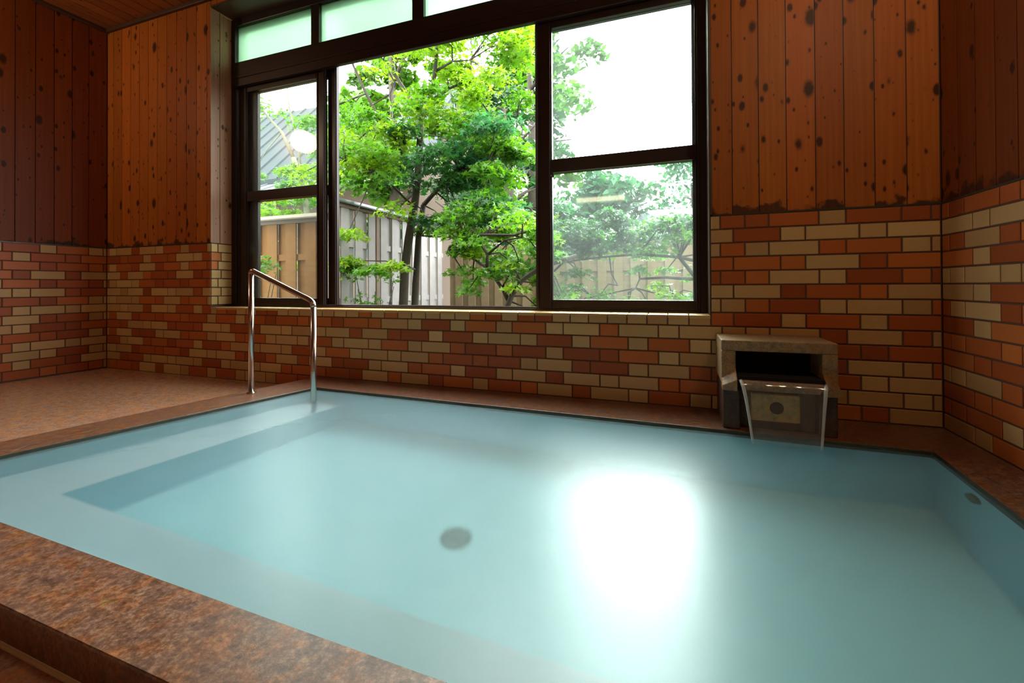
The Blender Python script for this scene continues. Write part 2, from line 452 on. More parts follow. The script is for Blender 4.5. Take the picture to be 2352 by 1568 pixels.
# ---- side walls
def side_wall(name, x, sgn, y0, seed):
    r = random.Random(seed)
    w = MB(); w.box(*( (x-.2, x-.012) if sgn>0 else (x+.012, x+.2)), y0-.2, YW+.2, -1.3, 2.45)
    root = tag(w.build(name, M['darkwood']), kind='structure')
    P = Plane((x-sgn*.006, 0, 0),(0,1,0),(sgn,0,0))
    t = MB(); zb = ZF if sgn>0 else ZR
    n = 15 if sgn>0 else 14
    for k in range(n):
        z1, z0 = rz(k), max(rz(k+1), zb)
        ph = (2.391 if sgn>0 else 2.36) + (.154 if k%2 else 0)
        ja = flemish(y0, YW, ph, .3075, .101)
        cc = rand_cols(len(ja), r)
        for i in range(len(ja)-1): brick(t, P, ja[i], ja[i+1], z0, z1, bc(cc[i], r))
    gg = MB(); gg.box(*((x-.013, x-.004) if sgn>0 else (x+.004, x+.013)), y0, YW+.01, ZF, ZT)
    gg.build('grout_bed', M['grout'], root); t.build('brick_tile_facing', M['brick'], root)
    b = MB(); Pq = Plane((x-sgn*.009,0,0),(0,1,0),(sgn,0,0))
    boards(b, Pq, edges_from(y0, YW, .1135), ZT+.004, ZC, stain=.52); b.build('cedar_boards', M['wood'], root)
    m = MB(); m.box(*sorted((x-sgn*.012, x-sgn*.002)), y0, YW, ZT-.001, ZT+.007); m.build('mouldy_joint', M['algae'], root)
    return root
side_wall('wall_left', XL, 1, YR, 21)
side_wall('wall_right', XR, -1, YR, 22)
wr = MB(); wr.box(XL-.2, XR+.2, YR-.2, YR, -1.3, 2.45)
wall_rear = tag(wr.build('wall_rear', M['darkwood']), kind='structure')
Prr = Plane((0,YR-.004,0),(1,0,0),(0,1,0))
b = MB(); boards(b, Prr, edges_from(XL, XR, .1135), ZT, ZC, d=.008); b.build('cedar_boards', M['wood'], wall_rear)
t = MB(); rr_ = random.Random(9)
for k in range(16):
    ja = flemish(XL, XR, .1+(.15 if k%2 else 0), .3, .1)
    for i in range(len(ja)-1): brick(t, Prr, ja[i], ja[i+1], max(rz(k+1),ZF), rz(k), bc('c' if rr_.random()<.45 else 'r', rr_), d=.01)
t.build('brick_tile_facing', M['brick'], wall_rear)

# ---- ceiling and cornice
cm = MB(); cm.box(XL-.2, XR+.2, YR-.2, YW+.1, ZC+.008, ZC+.25)
ceiling = tag(cm.build('ceiling', M['darkwood']), kind='structure')
cb = MB()
e = edges_from(XL, XR, .1135)
for i in range(len(e)-1):
    k = rng.uniform(.8,1.1); o = rng.uniform(0,50); x0,x1 = e[i]+.002, e[i+1]-.002
    vs = [(x0,YR,ZC+.008),(x1,YR,ZC+.008),(x1,YW,ZC+.008),(x0,YW,ZC+.008),(x0+.003,YR,ZC),(x1-.003,YR,ZC),(x1-.003,YW,ZC),(x0+.003,YW,ZC)]
    uv = [(p[0],p[1]+o) for p in vs]
    cb.add(vs, [(4,5,6,7),(0,1,5,4),(1,2,6,5),(2,3,7,6),(3,0,4,7)], (k,k*.97,k*.95), 0, uv)
cb.build('ceiling_boards', M['ceil'], ceiling)
tr = MB(); tr.box(XL, XR, YW-.022, YW+.004, ZC-.03, ZC); tag(tr.build('trim_1', M['darkwood'], bevel=.004), kind='structure')
tr = MB(); tr.box(XL, XL+.024, YR, YW-.022, ZC-.03, ZC); tag(tr.build('trim_2', M['darkwood'], bevel=.004), kind='structure')
tr = MB(); tr.box(XR-.024, XR, YR, YW-.022, ZC-.03, ZC); tag(tr.build('trim_3', M['darkwood'], bevel=.004), kind='structure')

# ---- pool plan
IN = [(-2.385,.655),(.78,.60),(.872,2.07),(-2.075,2.15)]         # inner edge, counter-clockwise
OUT = [(-2.625,.487),(XR,.452),(XR,YW),(-2.315,YW)]
# ---- floor around the raised pool
fl = MB()
fl.prism([(XL,YR),(XR,YR),(XR,.452),(-2.625,.487),(-2.315,YW),(XL,YW)], ZF-.12, ZF)
tag(fl.build('floor', M['floor']), kind='structure')
sd = MB(); sd.tube([(-2.62,.489,ZF+.002),(XR,.454,ZF+.002)], .0075, 8)
tag(sd.build('trim_4', M['sealant'], smooth=True), kind='structure')

# ================================================================ WINDOW
win = empty('window_1', (-1.6, YF, SILL), kind='structure')
FT = 2.145
f = MB()
f.box(JX, -3.312, YF-.012, YF+.095, SILL, FT)
f.box(.118, WX-.003, YF-.012, YF+.095, SILL, FT)
f.box(-3.312, .118, YF-.012, YF+.095, 2.088, FT)
f.box(-3.312, .118, YF-.03, YF+.095, 1.652, 1.783)          # transom bar
f.box(-3.312, .118, YF-.03, YF-.002, 1.588, 1.652)
f.box(-3.312, .118, YF-.036, YF-.03, 1.655, 1.672)
f.box(-3.312, .118, YF-.036, YF-.03, 1.588, 1.60)
f.box(-3.312, .118, YF-.012, YF+.095, SILL, SILL+.012)
for y in (YF+.0, YF+.034, YF+.068): f.box(-3.312, .118, y-.002, y+.002, SILL+.012, SILL+.022)
for x0,x1 in ((-2.537,-2.463),(-1.665,-1.577),(-.78,-.70)): f.box(x0, x1, YF-.008, YF+.06, 1.783, 2.088)
f.box(-3.312,-3.300,YF-.012,YF+.02,SILL,1.62); f.box(.106,.118,YF-.012,YF+.02,SILL,1.62)
f.build('window_frame', M['alu'], win, bevel=.003)
for x0,x1 in ((-3.312,-2.537),(-2.463,-1.665),(-1.577,-.78),(-.70,.118)):
    p = MB(); p.box(x0-.004, x1+.004, YF+.02, YF+.026, 1.778, 2.092); p.build('transom_pane', M['frosted'], win)
def sash(x0, x1, y, wl, wr, pane, latch=False):
    s = MB(); d = .028; zb, zt = SILL+.014, 1.628
    s.box(x0, x0+wl, y, y+d, zb, zt); s.box(x1-wr, x1, y, y+d, zb, zt)
    s.box(x0+wl, x1-wr, y, y+d, zb, -.085); s.box(x0+wl, x1-wr, y, y+d, 1.548, zt)
    s.box(x0+wl, x1-wr, y+.001, y+d-.001, .678, .757)
    for x in (x0+.012, x0+wl-.012, x1-wr+.012, x1-.012):       # raised ribs along the stiles
        s.box(x-.004, x+.004, y-.006, y, zb+.004, zt-.004)
    o = s.build('sliding_sash', M['alu'], win, bevel=.0025)
    for z0,z1 in ((-.085,.678),(.757,1.548)):
        p = MB(); p.box(x0+wl-.004, x1-wr+.004, y+.011, y+.016, z0-.004, z1+.004); p.build('glass_pane', pane, o)
    if latch:
        q = MB(); q.lathe([(.0,-.022),(.009,-.02),(.011,-.012),(.007,-.006),(.007,.002),(.0,.003)], x0+wl+.006, y, .655, 16, 'y')
        q.build('sash_knob', M['alu'], o, smooth=True)
    return o
sash(-3.292, -2.418, YF+.002, .097, .080, M['paneL'])
sash(-3.215, -2.341, YF+.036, .090, .080, M['paneL'])
sash(-.800, .112, YF+.002, .100, .014, M['pane'], True)
sash(-.815, .097, YF+.036, .100, .014, M['pane'])

# ================================================================ POOL
pool = empty('bathing_pool', (-.8, 1.35, ZF), 'raised rectangular bathing pool with brown granite rim and pale blue basin', 'pool')
rm = MB()
zr0 = ZF
names = [(0,1),(1,2),(2,3),(3,0)]
for i,k in names:
    a,b_,c,d = OUT[i],OUT[k],IN[k],IN[i]
    vs = [(a[0],a[1],ZR),(b_[0],b_[1],ZR),(c[0],c[1],ZR),(d[0],d[1],ZR),(a[0],a[1],zr0),(b_[0],b_[1],zr0),(c[0],c[1],ZR-.05),(d[0],d[1],ZR-.05)]
    rm.add(vs, [(0,1,2,3),(0,1,5,4)], None, 0); rm.add(vs, [(3,2,6,7)], None, 1)
o = rm.build('granite_rim', [M['rim'],M['algae']], pool, fix=False)
bm = bmesh.new(); bm.from_mesh(o.data); bmesh.ops.remove_doubles(bm, verts=bm.verts, dist=1e-4); bmesh.ops.recalc_face_normals(bm, faces=bm.faces)
if sum(f_.normal.z for f_ in bm.faces) < 0: bmesh.ops.reverse_faces(bm, faces=bm.faces)
bm.to_mesh(o.data); bm.free()
bv = o.modifiers.new('edge','BEVEL'); bv.width = .006; bv.segments = 3; bv.limit_method = 'ANGLE'; bv.angle_limit = .6
ZB = -1.17
bs = MB()
inr = [(p[0],p[1]) for p in IN]
def off(p, d):
    cx, cy = -.75, 1.35
    return (p[0]+math.copysign(d,p[0]-cx), p[1]+math.copysign(d,p[1]-cy))
outr = [off(p,.08) for p in inr]
for i in range(4):
    k = (i+1)%4; bs.prism([outr[i],outr[k],inr[k],inr[i]], ZB-.08, ZR-.045)
bs.prism(outr, ZB-.08, ZB, 1)
bs.build('basin', [M['basin'],M['basinfloor']], pool)
bn = MB()
e0, e1 = (-1.985,.905), (-1.835,2.146)
bn.prism([inr[0], (.783,.60), (.80,.875), e0, e1, (-2.075,2.15)], ZB-.01, -.86, 1, 0)
bn.build('underwater_bench', [M['basin'],M['benchtop']], pool, bevel=.02, seg=3)
dr = MB(); dr.lathe([(.0,.0),(.055,.0),(.055,.008),(.048,.012),(.0,.012)], -.74, 1.42, ZB, 28)
dd = dr.build('floor_drain', M['drain'], pool)
sl_ = MB()
for i in range(5): sl_.box(-.78, -.70, 1.392+i*.014-.003, 1.392+i*.014+.003, ZB+.012, ZB+.015)
sl_.build('drain_slots', M['hole'], dd)
il = MB(); il.lathe([(.0,-.012),(.028,-.012),(.030,.0),(.022,.002),(.0,.002)], .853, 1.784, -.725, 20, 'x')
il.build('wall_inlet', M['drain'], pool)
ww = MB(); wp = [off(p,.004) for p in inr]
ww.prism(wp, ZB-.004, ZW)
water = tag(ww.build('pool_water', M['water'], loc=(-.8,1.35,ZB)), 'calm milky blue water filling the bathing pool', 'water')

# ================================================================ HANDRAIL
hr = empty('handrail', (-2.1,1.91,ZR), 'bent stainless steel handrail standing at the pool corner below the window', 'handrail')
R_ = .0155
x1_, x2_, y2_ = -2.315, -1.885, 1.94
zt1, zt2 = .098, -.082
p = MB(); p.tube([(x1_,1.91,ZR),(x1_,1.91,zt1-.02)], R_, 18); p.build('post', M['steel'], hr, smooth=True)
fg = MB(); fg.lathe([(.0,0),(.026,0),(.026,.004),(.018,.008),(.0,.008)], x1_, 1.91, ZR, 24); fg.build('base_flange', M['steel'], hr, smooth=False)
p = MB(); p.tube([(x2_,y2_,-.86),(x2_,y2_,zt2-.03)], R_, 18); p.build('post', M['steel'], hr, smooth=True)
def arc(p0, pc, p1, n=6):
    p0,pc,p1 = map(Vector,(p0,pc,p1)); return [tuple(p0*(1-t)**2 + pc*2*t*(1-t) + p1*t*t) for t in [i/n for i in range(n+1)]]
sl2 = (zt2-zt1)/(x2_-x1_)
path = arc((x1_,1.91,zt1-.021),(x1_,1.91,zt1),(x1_+.022,1.91,zt1+.022*sl2),5) + arc((x2_-.03,y2_-.002,zt2-.03*sl2),(x2_,y2_,zt2),(x2_,y2_,zt2-.031),6)
p = MB(); p.tube(path, R_, 18); p.build('sloping_rail', M['steel'], hr, smooth=True)

# ================================================================ STONE WATER SPOUT
sp = empty('stone_water_spout', (.39,2.2,ZR), 'box shaped stone water spout with dark opening built against the brick wall', 'water spout')
X0, X1, YFR = .176, .600, 2.125
I0, I1 = .232, .546
h = MB()
h.box(X0, X1, YFR, YW-.001, -.283, -.238)
h.box(X0, I0, YFR, YW-.001, -.425, -.283); h.box(I1, X1, YFR, YW-.001, -.425, -.283)
h.build('stone_hood', M['stone'], sp, bevel=.004)
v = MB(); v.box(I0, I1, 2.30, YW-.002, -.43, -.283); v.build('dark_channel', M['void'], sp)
for (a,b_,s_) in ((X0,I0,1),(X1,I1,-1)):
    c_ = MB()
    # cheek: outer corner low, inner corner high, sloping forward
    vs = [(a,YFR+.002,-.400),(b_,YFR+.002,-.355),(b_,2.07,-.395),(a,2.085,-.425),
          (a,YFR+.002,-.445),(b_,YFR+.002,-.445),(b_,2.07,-.445),(a,2.085,-.445)]
    c_.add(vs, [(0,1,2,3),(4,5,6,7),(0,1,5,4),(1,2,6,5),(2,3,7,6),(3,0,4,7)])
    c_.build('trough_cheek', M['stone'], sp, bevel=.003)
lp = MB()
lp.add([(I0+.006,2.32,-.392),(I1-.006,2.32,-.392),(I1-.006,2.062,-.398),(I0+.006,2.062,-.398),
        (I0+.02,2.32,-.440),(I1-.02,2.32,-.440),(I1-.022,2.068,-.436),(I0+.022,2.068,-.436)],
       [(0,1,2,3),(4,5,6,7),(0,1,5,4),(1,2,6,5),(2,3,7,6),(3,0,4,7)])
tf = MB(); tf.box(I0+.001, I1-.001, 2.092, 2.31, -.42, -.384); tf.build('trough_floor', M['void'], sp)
lp.build('trough_lip', M['stone'], sp, bevel=.003)
bz = MB(); bz.box(X0+.004, .246, 2.118, YW-.001, ZR, -.445); bz.box(.532, X1-.004, 2.118, YW-.001, ZR, -.445)
bz.box(.246, .532, 2.165, YW-.001, ZR, -.440)
bz.build('spout_base', M['wetstone'], sp, bevel=.004)
pl = MB(); pl.box(.292, .474, 2.150, 2.168, -.578, -.462); pl.build('ochre_plate', M['plate'], sp, bevel=.004)
ho = MB(); ho.lathe([(.0,-.004),(.024,-.004),(.026,.0),(.026,.01),(.0,.01)], .388, 2.150, -.520, 24, 'y'); ho.build('outlet_hole', M['hole'], sp)

fw = empty('falling_water', (.39,2.03,ZW), 'clear sheet of water pouring from the stone spout into the pool', 'falling water')
s = MB(); N, K = 14, 12
def fall(t):  # t 0..1 along drop
    y = 2.064 - .012 - .055*math.sqrt(t); z = -.393 - (.393*-1+.628)*0 - (ZW*-1-.393)*t**1.15
    return y, z
for layer in (0,1):
    for i in range(N+1):
        t_ = i/N; y,z = fall(t_); xa = .240+(.276-.240)*t_**.8; xb = .540+(.508-.540)*t_**.8
        for k in range(K+1):
            s.v.append((xa+(xb-xa)*k/K, y+layer*.004+.0025*math.sin(k*1.3), z))
nn = (N+1)*(K+1)
for layer in (0,1):
    for i in range(N):
        for k in range(K):
            q = layer*nn+i*(K+1)+k; s.f.append([q,q+1,q+K+2,q+K+1]); s.c.append(None); s.m.append(0); s.uv.append(None)
s.build('water_sheet', M['stream'], fw, smooth=True, fix=False)
for xa,xb in ((.242,.276),(.538,.508)):
    s = MB(); pts = []; rs_ = []
    for i in range(N+1):
        t_ = i/N; y,z = fall(t_); pts.append((xa+(xb-xa)*t_**.8, y-.002, z)); rs_.append(.0075-.003*t_)
    s.tube(pts, rs_, 10); s.build('edge_stream', M['edgewater'], fw, smooth=True)

# ================================================================ LAMPS (outside the frame, seen as reflections and light)
for (x, sgn, y, z, lab) in ((XL,1,.84,1.845,'white glass globe lamp high on the left wall'),(XR,-1,1.0,1.80,'white glass globe lamp high on the right wall beside the pool')):
    lm = empty('wall_lamp', (x,y,z), lab, 'lamp', 'globe wall lamps')
    q = MB(); q.lathe([(.0,0),(.055,0),(.055,.012),(.02,.02),(.02,.05),(.0,.05)] if sgn>0 else [(.0,0),(.055,0),(.055,-.012),(.02,-.02),(.02,-.05),(.0,-.05)], x, y, z, 24, 'x')
    q.build('wall_bracket', M['fixture'], lm)
    r0 = .135; q = MB(); q.lathe([(r0*math.sin(math.pi*i/16)+1e-4, -r0*math.cos(math.pi*i/16)) for i in range(17)], x+sgn*(.05+r0-.01), y, z, 32, 'z')
    q.build('globe_shade', M['globe'], lm, smooth=True)
lm = empty('wall_light', (-1.13,YR,1.36), 'long tube light on the rear wall behind the pool', 'lamp')
q = MB(); q.box(-1.53,-.73,YR+.004,YR+.03,1.30,1.42); q.build('light_housing', M['fixture'], lm, bevel=.004)
q = MB(); q.tube([(-1.50,YR+.05,1.36),(-.76,YR+.05,1.36)], .035, 16); q.build('light_tube', M['tubelight'], lm, smooth=True)

# ================================================================ GARDEN
gr = MB(); gr.prism([(-40,2.71),(30,2.71),(30,60),(-40,60)], -1.3, -1.1)
tag(gr.build('ground', M['ground']), kind='structure')

def star(n=5):
    pts = []
    for i in range(n):
        a = math.pi*2*i/n
        L = 1.0 if i else .45
        L = [.40,.72,1.0,1.0,.72][i] if n == 5 else 1
        pts.append((math.sin(a+math.pi)*L, math.cos(a+math.pi)*L)); a2 = a + math.pi/n
        pts.append((math.sin(a2+math.pi)*.30, math.cos(a2+math.pi)*.30))
    return np.array(pts)
STAR = star()
QUAD = np.array([(0,-.9),(.5,0),(0,1.0),(-.5,0)])

def leaf_mesh(name, clusters, size, mat, parent, shape=STAR, tilt=.55):
    """clusters: (x,y,z, rx,ry,rz, n, rgb)"""
    P, C, S = [], [], []
    for (x,y,z,rx,ry,rz,n,c) in clusters:
        d = nr.normal(size=(n,3)); d /= np.linalg.norm(d,axis=1)[:,None]; r = nr.rand(n,1)**.5
        p = d*r*np.array([rx,ry,rz]); p[:,2] -= .25*(p[:,0]**2+p[:,1]**2)/max(rx,ry)
        P.append(p+np.array([x,y,z]))
        k = nr.uniform(.65,1.3,(n,1)); C.append(np.clip(np.array(c)*k*nr.uniform(.9,1.1,(n,3)),0,1))
        S.append(nr.uniform(.7,1.2,n)*size)
    P = np.concatenate(P); C = np.concatenate(C); S = np.concatenate(S); n = len(P); k = len(shape)
    nrm = nr.normal(size=(n,3))*tilt + np.array([0,-.25,1.0]); nrm /= np.linalg.norm(nrm,axis=1)[:,None]
    a = nr.normal(size=(n,3)); a -= (a*nrm).sum(1)[:,None]*nrm; a /= np.linalg.norm(a,axis=1)[:,None]
    b = np.cross(nrm,a)
    V = P[:,None,:] + S[:,None,None]*(a[:,None,:]*shape[None,:,0,None] + b[:,None,:]*shape[None,:,1,None])
    bend = (shape**2).sum(1); V -= nrm[:,None,:]*(S[:,None,None]*.18*bend[None,:,None])
    o3 = base_of(parent); V = V.reshape(-1,3) - np.array(o3)
    me = bpy.data.meshes.new(name)
    me.vertices.add(n*k); me.vertices.foreach_set('co', V.ravel())
    me.loops.add(n*k); me.loops.foreach_set('vertex_index', np.arange(n*k))
    me.polygons.add(n); me.polygons.foreach_set('loop_start', np.arange(0,n*k,k)); me.polygons.foreach_set('loop_total', np.full(n,k))
    at = me.attributes.new('tint','FLOAT_COLOR','FACE'); at.data.foreach_set('color', np.concatenate([C,np.ones((n,1))],1).ravel())
    me.materials.append(mat); me.update(calc_edges=True); me.validate()
    o = bpy.data.objects.new(name, me); link(o); o.parent = parent; return o

YG, MG, DG, BG = (.17,.30,.012), (.075,.20,.010), (.020,.085,.018), (.030,.13,.050)

def maple(name, base, label, trunks, branches, clusters, lsize, cat='tree', group=None, bark='bark', twigs=True):
    root = empty(name, base, label, cat, group)
    for pts, r0, r1 in trunks:
        t = MB(); n = len(pts); t.tube(pts, [r0+(r1-r0)*i/(n-1) for i in range(n)], 10); t.build('trunk', M[bark], root, smooth=True)
    allp = [p for b_ in branches for p in b_[0]] + [p for b_ in trunks for p in b_[0][len(b_[0])//2:]]
    bm_ = MB()
    for pts, r0, r1 in branches:
        n = len(pts); bm_.tube(pts, [r0+(r1-r0)*i/(n-1) for i in range(n)], 8)
    if twigs and allp:
        for c in clusters:
            q = min(allp, key=lambda p: (p[0]-c[0])**2+(p[1]-c[1])**2+(p[2]-c[2])**2)
            md = ((q[0]+c[0])/2+rng.uniform(-.04,.04), (q[1]+c[1])/2, (q[2]+c[2])/2+.05)
            bm_.tube([q, md, (c[0],c[1],c[2]), (c[0]+rng.uniform(-.5,.5)*c[3], c[1], c[2]-.03)], [.010,.007,.005,.002], 5)
    bm_.build('branches', M[bark], root, smooth=True)
    leaf_mesh('foliage', clusters, lsize, M['leaf'], root)
    return root

# tall two-stemmed maple in the open window
TA = [(-3.15,4.6,-1.12),(-3.14,4.6,-.54),(-3.09,4.6,-.22),(-3.07,4.6,.19),(-3.01,4.6,.58),(-2.93,4.6,.97),(-2.91,4.6,1.10),(-2.90,4.65,1.45),(-2.91,4.7,1.83),(-2.90,4.7,2.07)]
TB = [(-3.06,4.75,-1.12),(-3.06,4.75,-.55),(-3.03,4.75,-.31),(-3.0,4.75,.2),(-2.97,4.75,.62),(-2.90,4.75,.99)]
BR = [([(-2.91,4.6,1.1),(-2.95,4.57,1.36),(-3.09,4.5,1.69),(-3.29,4.4,1.99),(-3.39,4.3,2.25),(-3.53,4.25,2.58),(-3.59,4.2,2.87)],.030,.010),
      ([(-2.9,4.7,2.07),(-3.1,4.8,2.32),(-3.42,4.9,2.75),(-3.53,5.0,3.16),(-3.64,5.1,3.65)],.034,.012),
      ([(-2.9,4.7,2.07),(-2.73,4.6,2.16),(-2.6,4.5,2.36),(-2.51,4.4,2.62),(-2.43,4.3,2.94),(-2.35,4.25,3.3)],.034,.012),
      ([(-2.73,4.6,2.14),(-2.52,4.7,2.33),(-2.29,4.8,2.46),(-2.05,4.9,2.48)],.018,.007),
      ([(-2.59,4.5,2.46),(-2.31,4.4,2.48),(-2.05,4.3,2.4)],.016,.006),
      ([(-3.03,4.55,1.7),(-3.32,4.7,2.1),(-3.41,4.8,2.45),(-3.38,4.85,2.61),(-3.59,4.9,2.95)],.022,.009),
      ([(-2.97,4.6,.97),(-3.14,4.4,1.21),(-3.24,4.25,1.31),(-3.51,4.1,1.42)],.016,.006),
      ([(-2.90,4.75,.99),(-2.73,4.75,1.14),(-2.53,4.65,1.23),(-2.28,4.55,1.31),(-1.94,4.45,1.28)],.030,.008),
      ([(-2.31,4.6,1.3),(-2.09,4.6,1.7),(-1.97,4.7,1.92),(-1.69,4.8,1.96)],.014,.006)]
def scat(n, x, y, z, r, cols, per, rr=(.30,.30,.09)):
    out = []
    for i in range(n):
        c = rng.choice(cols); k = rng.uniform(.7,1.25)
        out.append((rng.uniform(*x), rng.uniform(*y), rng.uniform(*z), rr[0]*k, rr[1]*k, rr[2]*k, per, c))
    return out
cl = []
cl += scat(30, (-2.75,-1.55),(4.1,5.1),(1.75,3.3),0,[YG,YG,MG],190)
cl += scat(22, (-3.75,-2.4),(4.2,5.2),(2.75,3.6),0,[YG,MG],110)
cl += scat(24, (-4.1,-3.0),(4.0,4.9),(1.25,2.25),0,[YG,MG,MG],150)
cl += scat(24, (-2.5,-1.5),(4.0,5.0),(.75,1.75),0,[BG,MG,DG],210)
cl += scat(14, (-2.95,-2.1),(4.3,5.1),(1.2,1.9),0,[MG,DG],130)
cl += scat(5, (-3.35,-2.8),(3.7,4.1),(.15,.62),0,[YG,YG,MG],120,(.22,.22,.06))
cl += scat(4, (-3.4,-2.9),(3.9,4.3),(.85,1.25),0,[MG,YG],110)
cl += scat(5, (-4.6,-3.9),(4.1,4.9),(1.2,2.3),0,[MG,YG],120)
cl += scat(6, (-2.9,-2.2),(4.4,5.2),(.35,.8),0,[DG,MG],130,(.26,.26,.08))
maple('maple_tree', (-3.1,4.65,-1.1), 'tall forked maple with dark stems and layered bright green leaves beyond the open window', [(TA,.060,.038),(TB,.055,.032)], BR, cl, .055)

# small slanting maple low in the open window
T2 = [(-1.60,3.7,-1.12),(-1.52,3.7,-.48),(-1.44,3.7,-.25),(-1.37,3.7,-.09),(-1.28,3.7,.04),(-1.12,3.7,.15),(-.8,3.75,.25)]
B2 = [([(-1.4,3.7,-.13),(-1.48,3.75,-.02),(-1.63,3.8,.15),(-1.8,3.85,.25),(-2.1,3.9,.37)],.020,.007),
      ([(-1.65,3.8,.17),(-1.64,3.8,.29),(-1.77,3.85,.45),(-1.93,3.9,.51),(-2.03,3.95,.67),(-2.3,4.0,.86)],.018,.006),
      ([(-1.64,3.8,.29),(-1.45,3.75,.41),(-1.27,3.7,.42)],.013,.005),
      ([(-1.82,3.85,.48),(-1.64,3.8,.47),(-1.36,3.75,.45),(-1.13,3.7,.49)],.017,.008)]
c2 = scat(18, (-2.35,-1.1),(3.6,4.2),(.30,.85),0,[MG,YG,MG,BG],140,(.22,.22,.06))
c2 += scat(13, (-2.0,-1.0),(3.6,4.1),(-.10,.35),0,[YG,MG],85,(.16,.16,.05))
c2 += scat(9, (-1.35,-.95),(3.7,4.1),(-.35,.15),0,[YG,YG,MG],110,(.15,.15,.06))
maple('young_maple', (-1.6,3.7,-1.1), 'low slanting young maple with thin dark branches near the window sill', [(T2,.030,.018)], B2, c2, .042)

# spreading tree behind the sash that is closed on the other side
T3 = [(.52,4.4,-1.12),(.47,4.4,-.6),(.42,4.4,-.2),(.17,4.4,.05),(.02,4.5,.26)]
B3 = [([(.17,4.4,.05),(-.1,4.45,.07),(-.34,4.5,.06),(-.38,4.5,-.03),(-.82,4.6,-.12)],.016,.006),
      ([(.5,4.5,.13),(.02,4.5,.26),(-.34,4.5,.3),(-.71,4.5,.28),(-1.09,4.5,.24)],.018,.007),
      ([(-.38,4.5,-.03),(-.04,4.5,-.12)],.009,.004), ([(-.63,4.5,.29),(-.61,4.5,.11),(-.55,4.5,0)],.008,.004),
      ([(-.46,4.5,.31),(-.48,4.5,.4),(-.52,4.5,.47)],.009,.004)]
c3 = scat(40, (-1.2,.4),(4.2,5.0),(.30,.72),0,[BG,DG,DG,MG],170,(.24,.24,.06))
c3 += scat(6, (-1.1,.3),(4.3,4.9),(.05,.25),0,[MG],60,(.18,.18,.05))
c3 += scat(14, (-1.1,.3),(4.2,4.9),(-.25,.02),0,[YG,MG],75,(.18,.18,.06))
maple('spreading_tree', (.52,4.4,-1.1), 'low spreading tree with flat layers of leaves behind the closed window pane', [(T3,.035,.016)], B3, c3, .042)

c_extra = scat(16, (-2.3,-.9),(4.5,5.4),(.15,1.0),0,[MG,MG,BG,YG],150,(.26,.26,.08))
maple('garden_tree',(-1.3,5.0,-1.1),'mid height leafy tree between the two maples and the tan fence',[([(-1.3,5.0,-1.12),(-1.35,5.0,-.3),(-1.5,5.0,.4),(-1.6,5.0,.9)],.035,.015)],[([(-1.45,5.0,.3),(-1.8,5.0,.55),(-2.2,4.9,.7)],.015,.006),([(-1.4,5.0,.1),(-1.1,5.1,.4),(-.9,5.1,.6)],.014,.006)],c_extra,.05)
# shrubs near the fence foot
for (x,y,z,n,c,lab) in ((-3.15,4.15,.0,160,MG,'sparse leafy shrub at the foot of the grey fence beside the maple stems'),(-2.35,4.3,-.32,220,YG,'low bright shrub just above the window sill by the maple'),(-4.15,3.45,.05,320,MG,'leafy shrub in front of the warm brown fence')):
    r_ = empty('garden_shrub', (x,y,-1.1), lab, 'shrub', 'shrubs in the garden')
    t = MB()
    for k in range(6):
        a = k*1.05; t.tube([(x,y,-1.12),(x+.08*math.cos(a),y+.08*math.sin(a),-.6),(x+.24*math.cos(a),y+.2*math.sin(a),z+.1*math.sin(k*2))], [.012,.008,.003], 5)
    t.build('stems', M['bark'], r_, smooth=True)
    leaf_mesh('foliage', [(x+rng.uniform(-.22,.22),y+rng.uniform(-.2,.2),z+rng.uniform(-.2,.22),.16,.16,.09,n//5,c) for k in range(6)], .04, M['leaf'], r_)

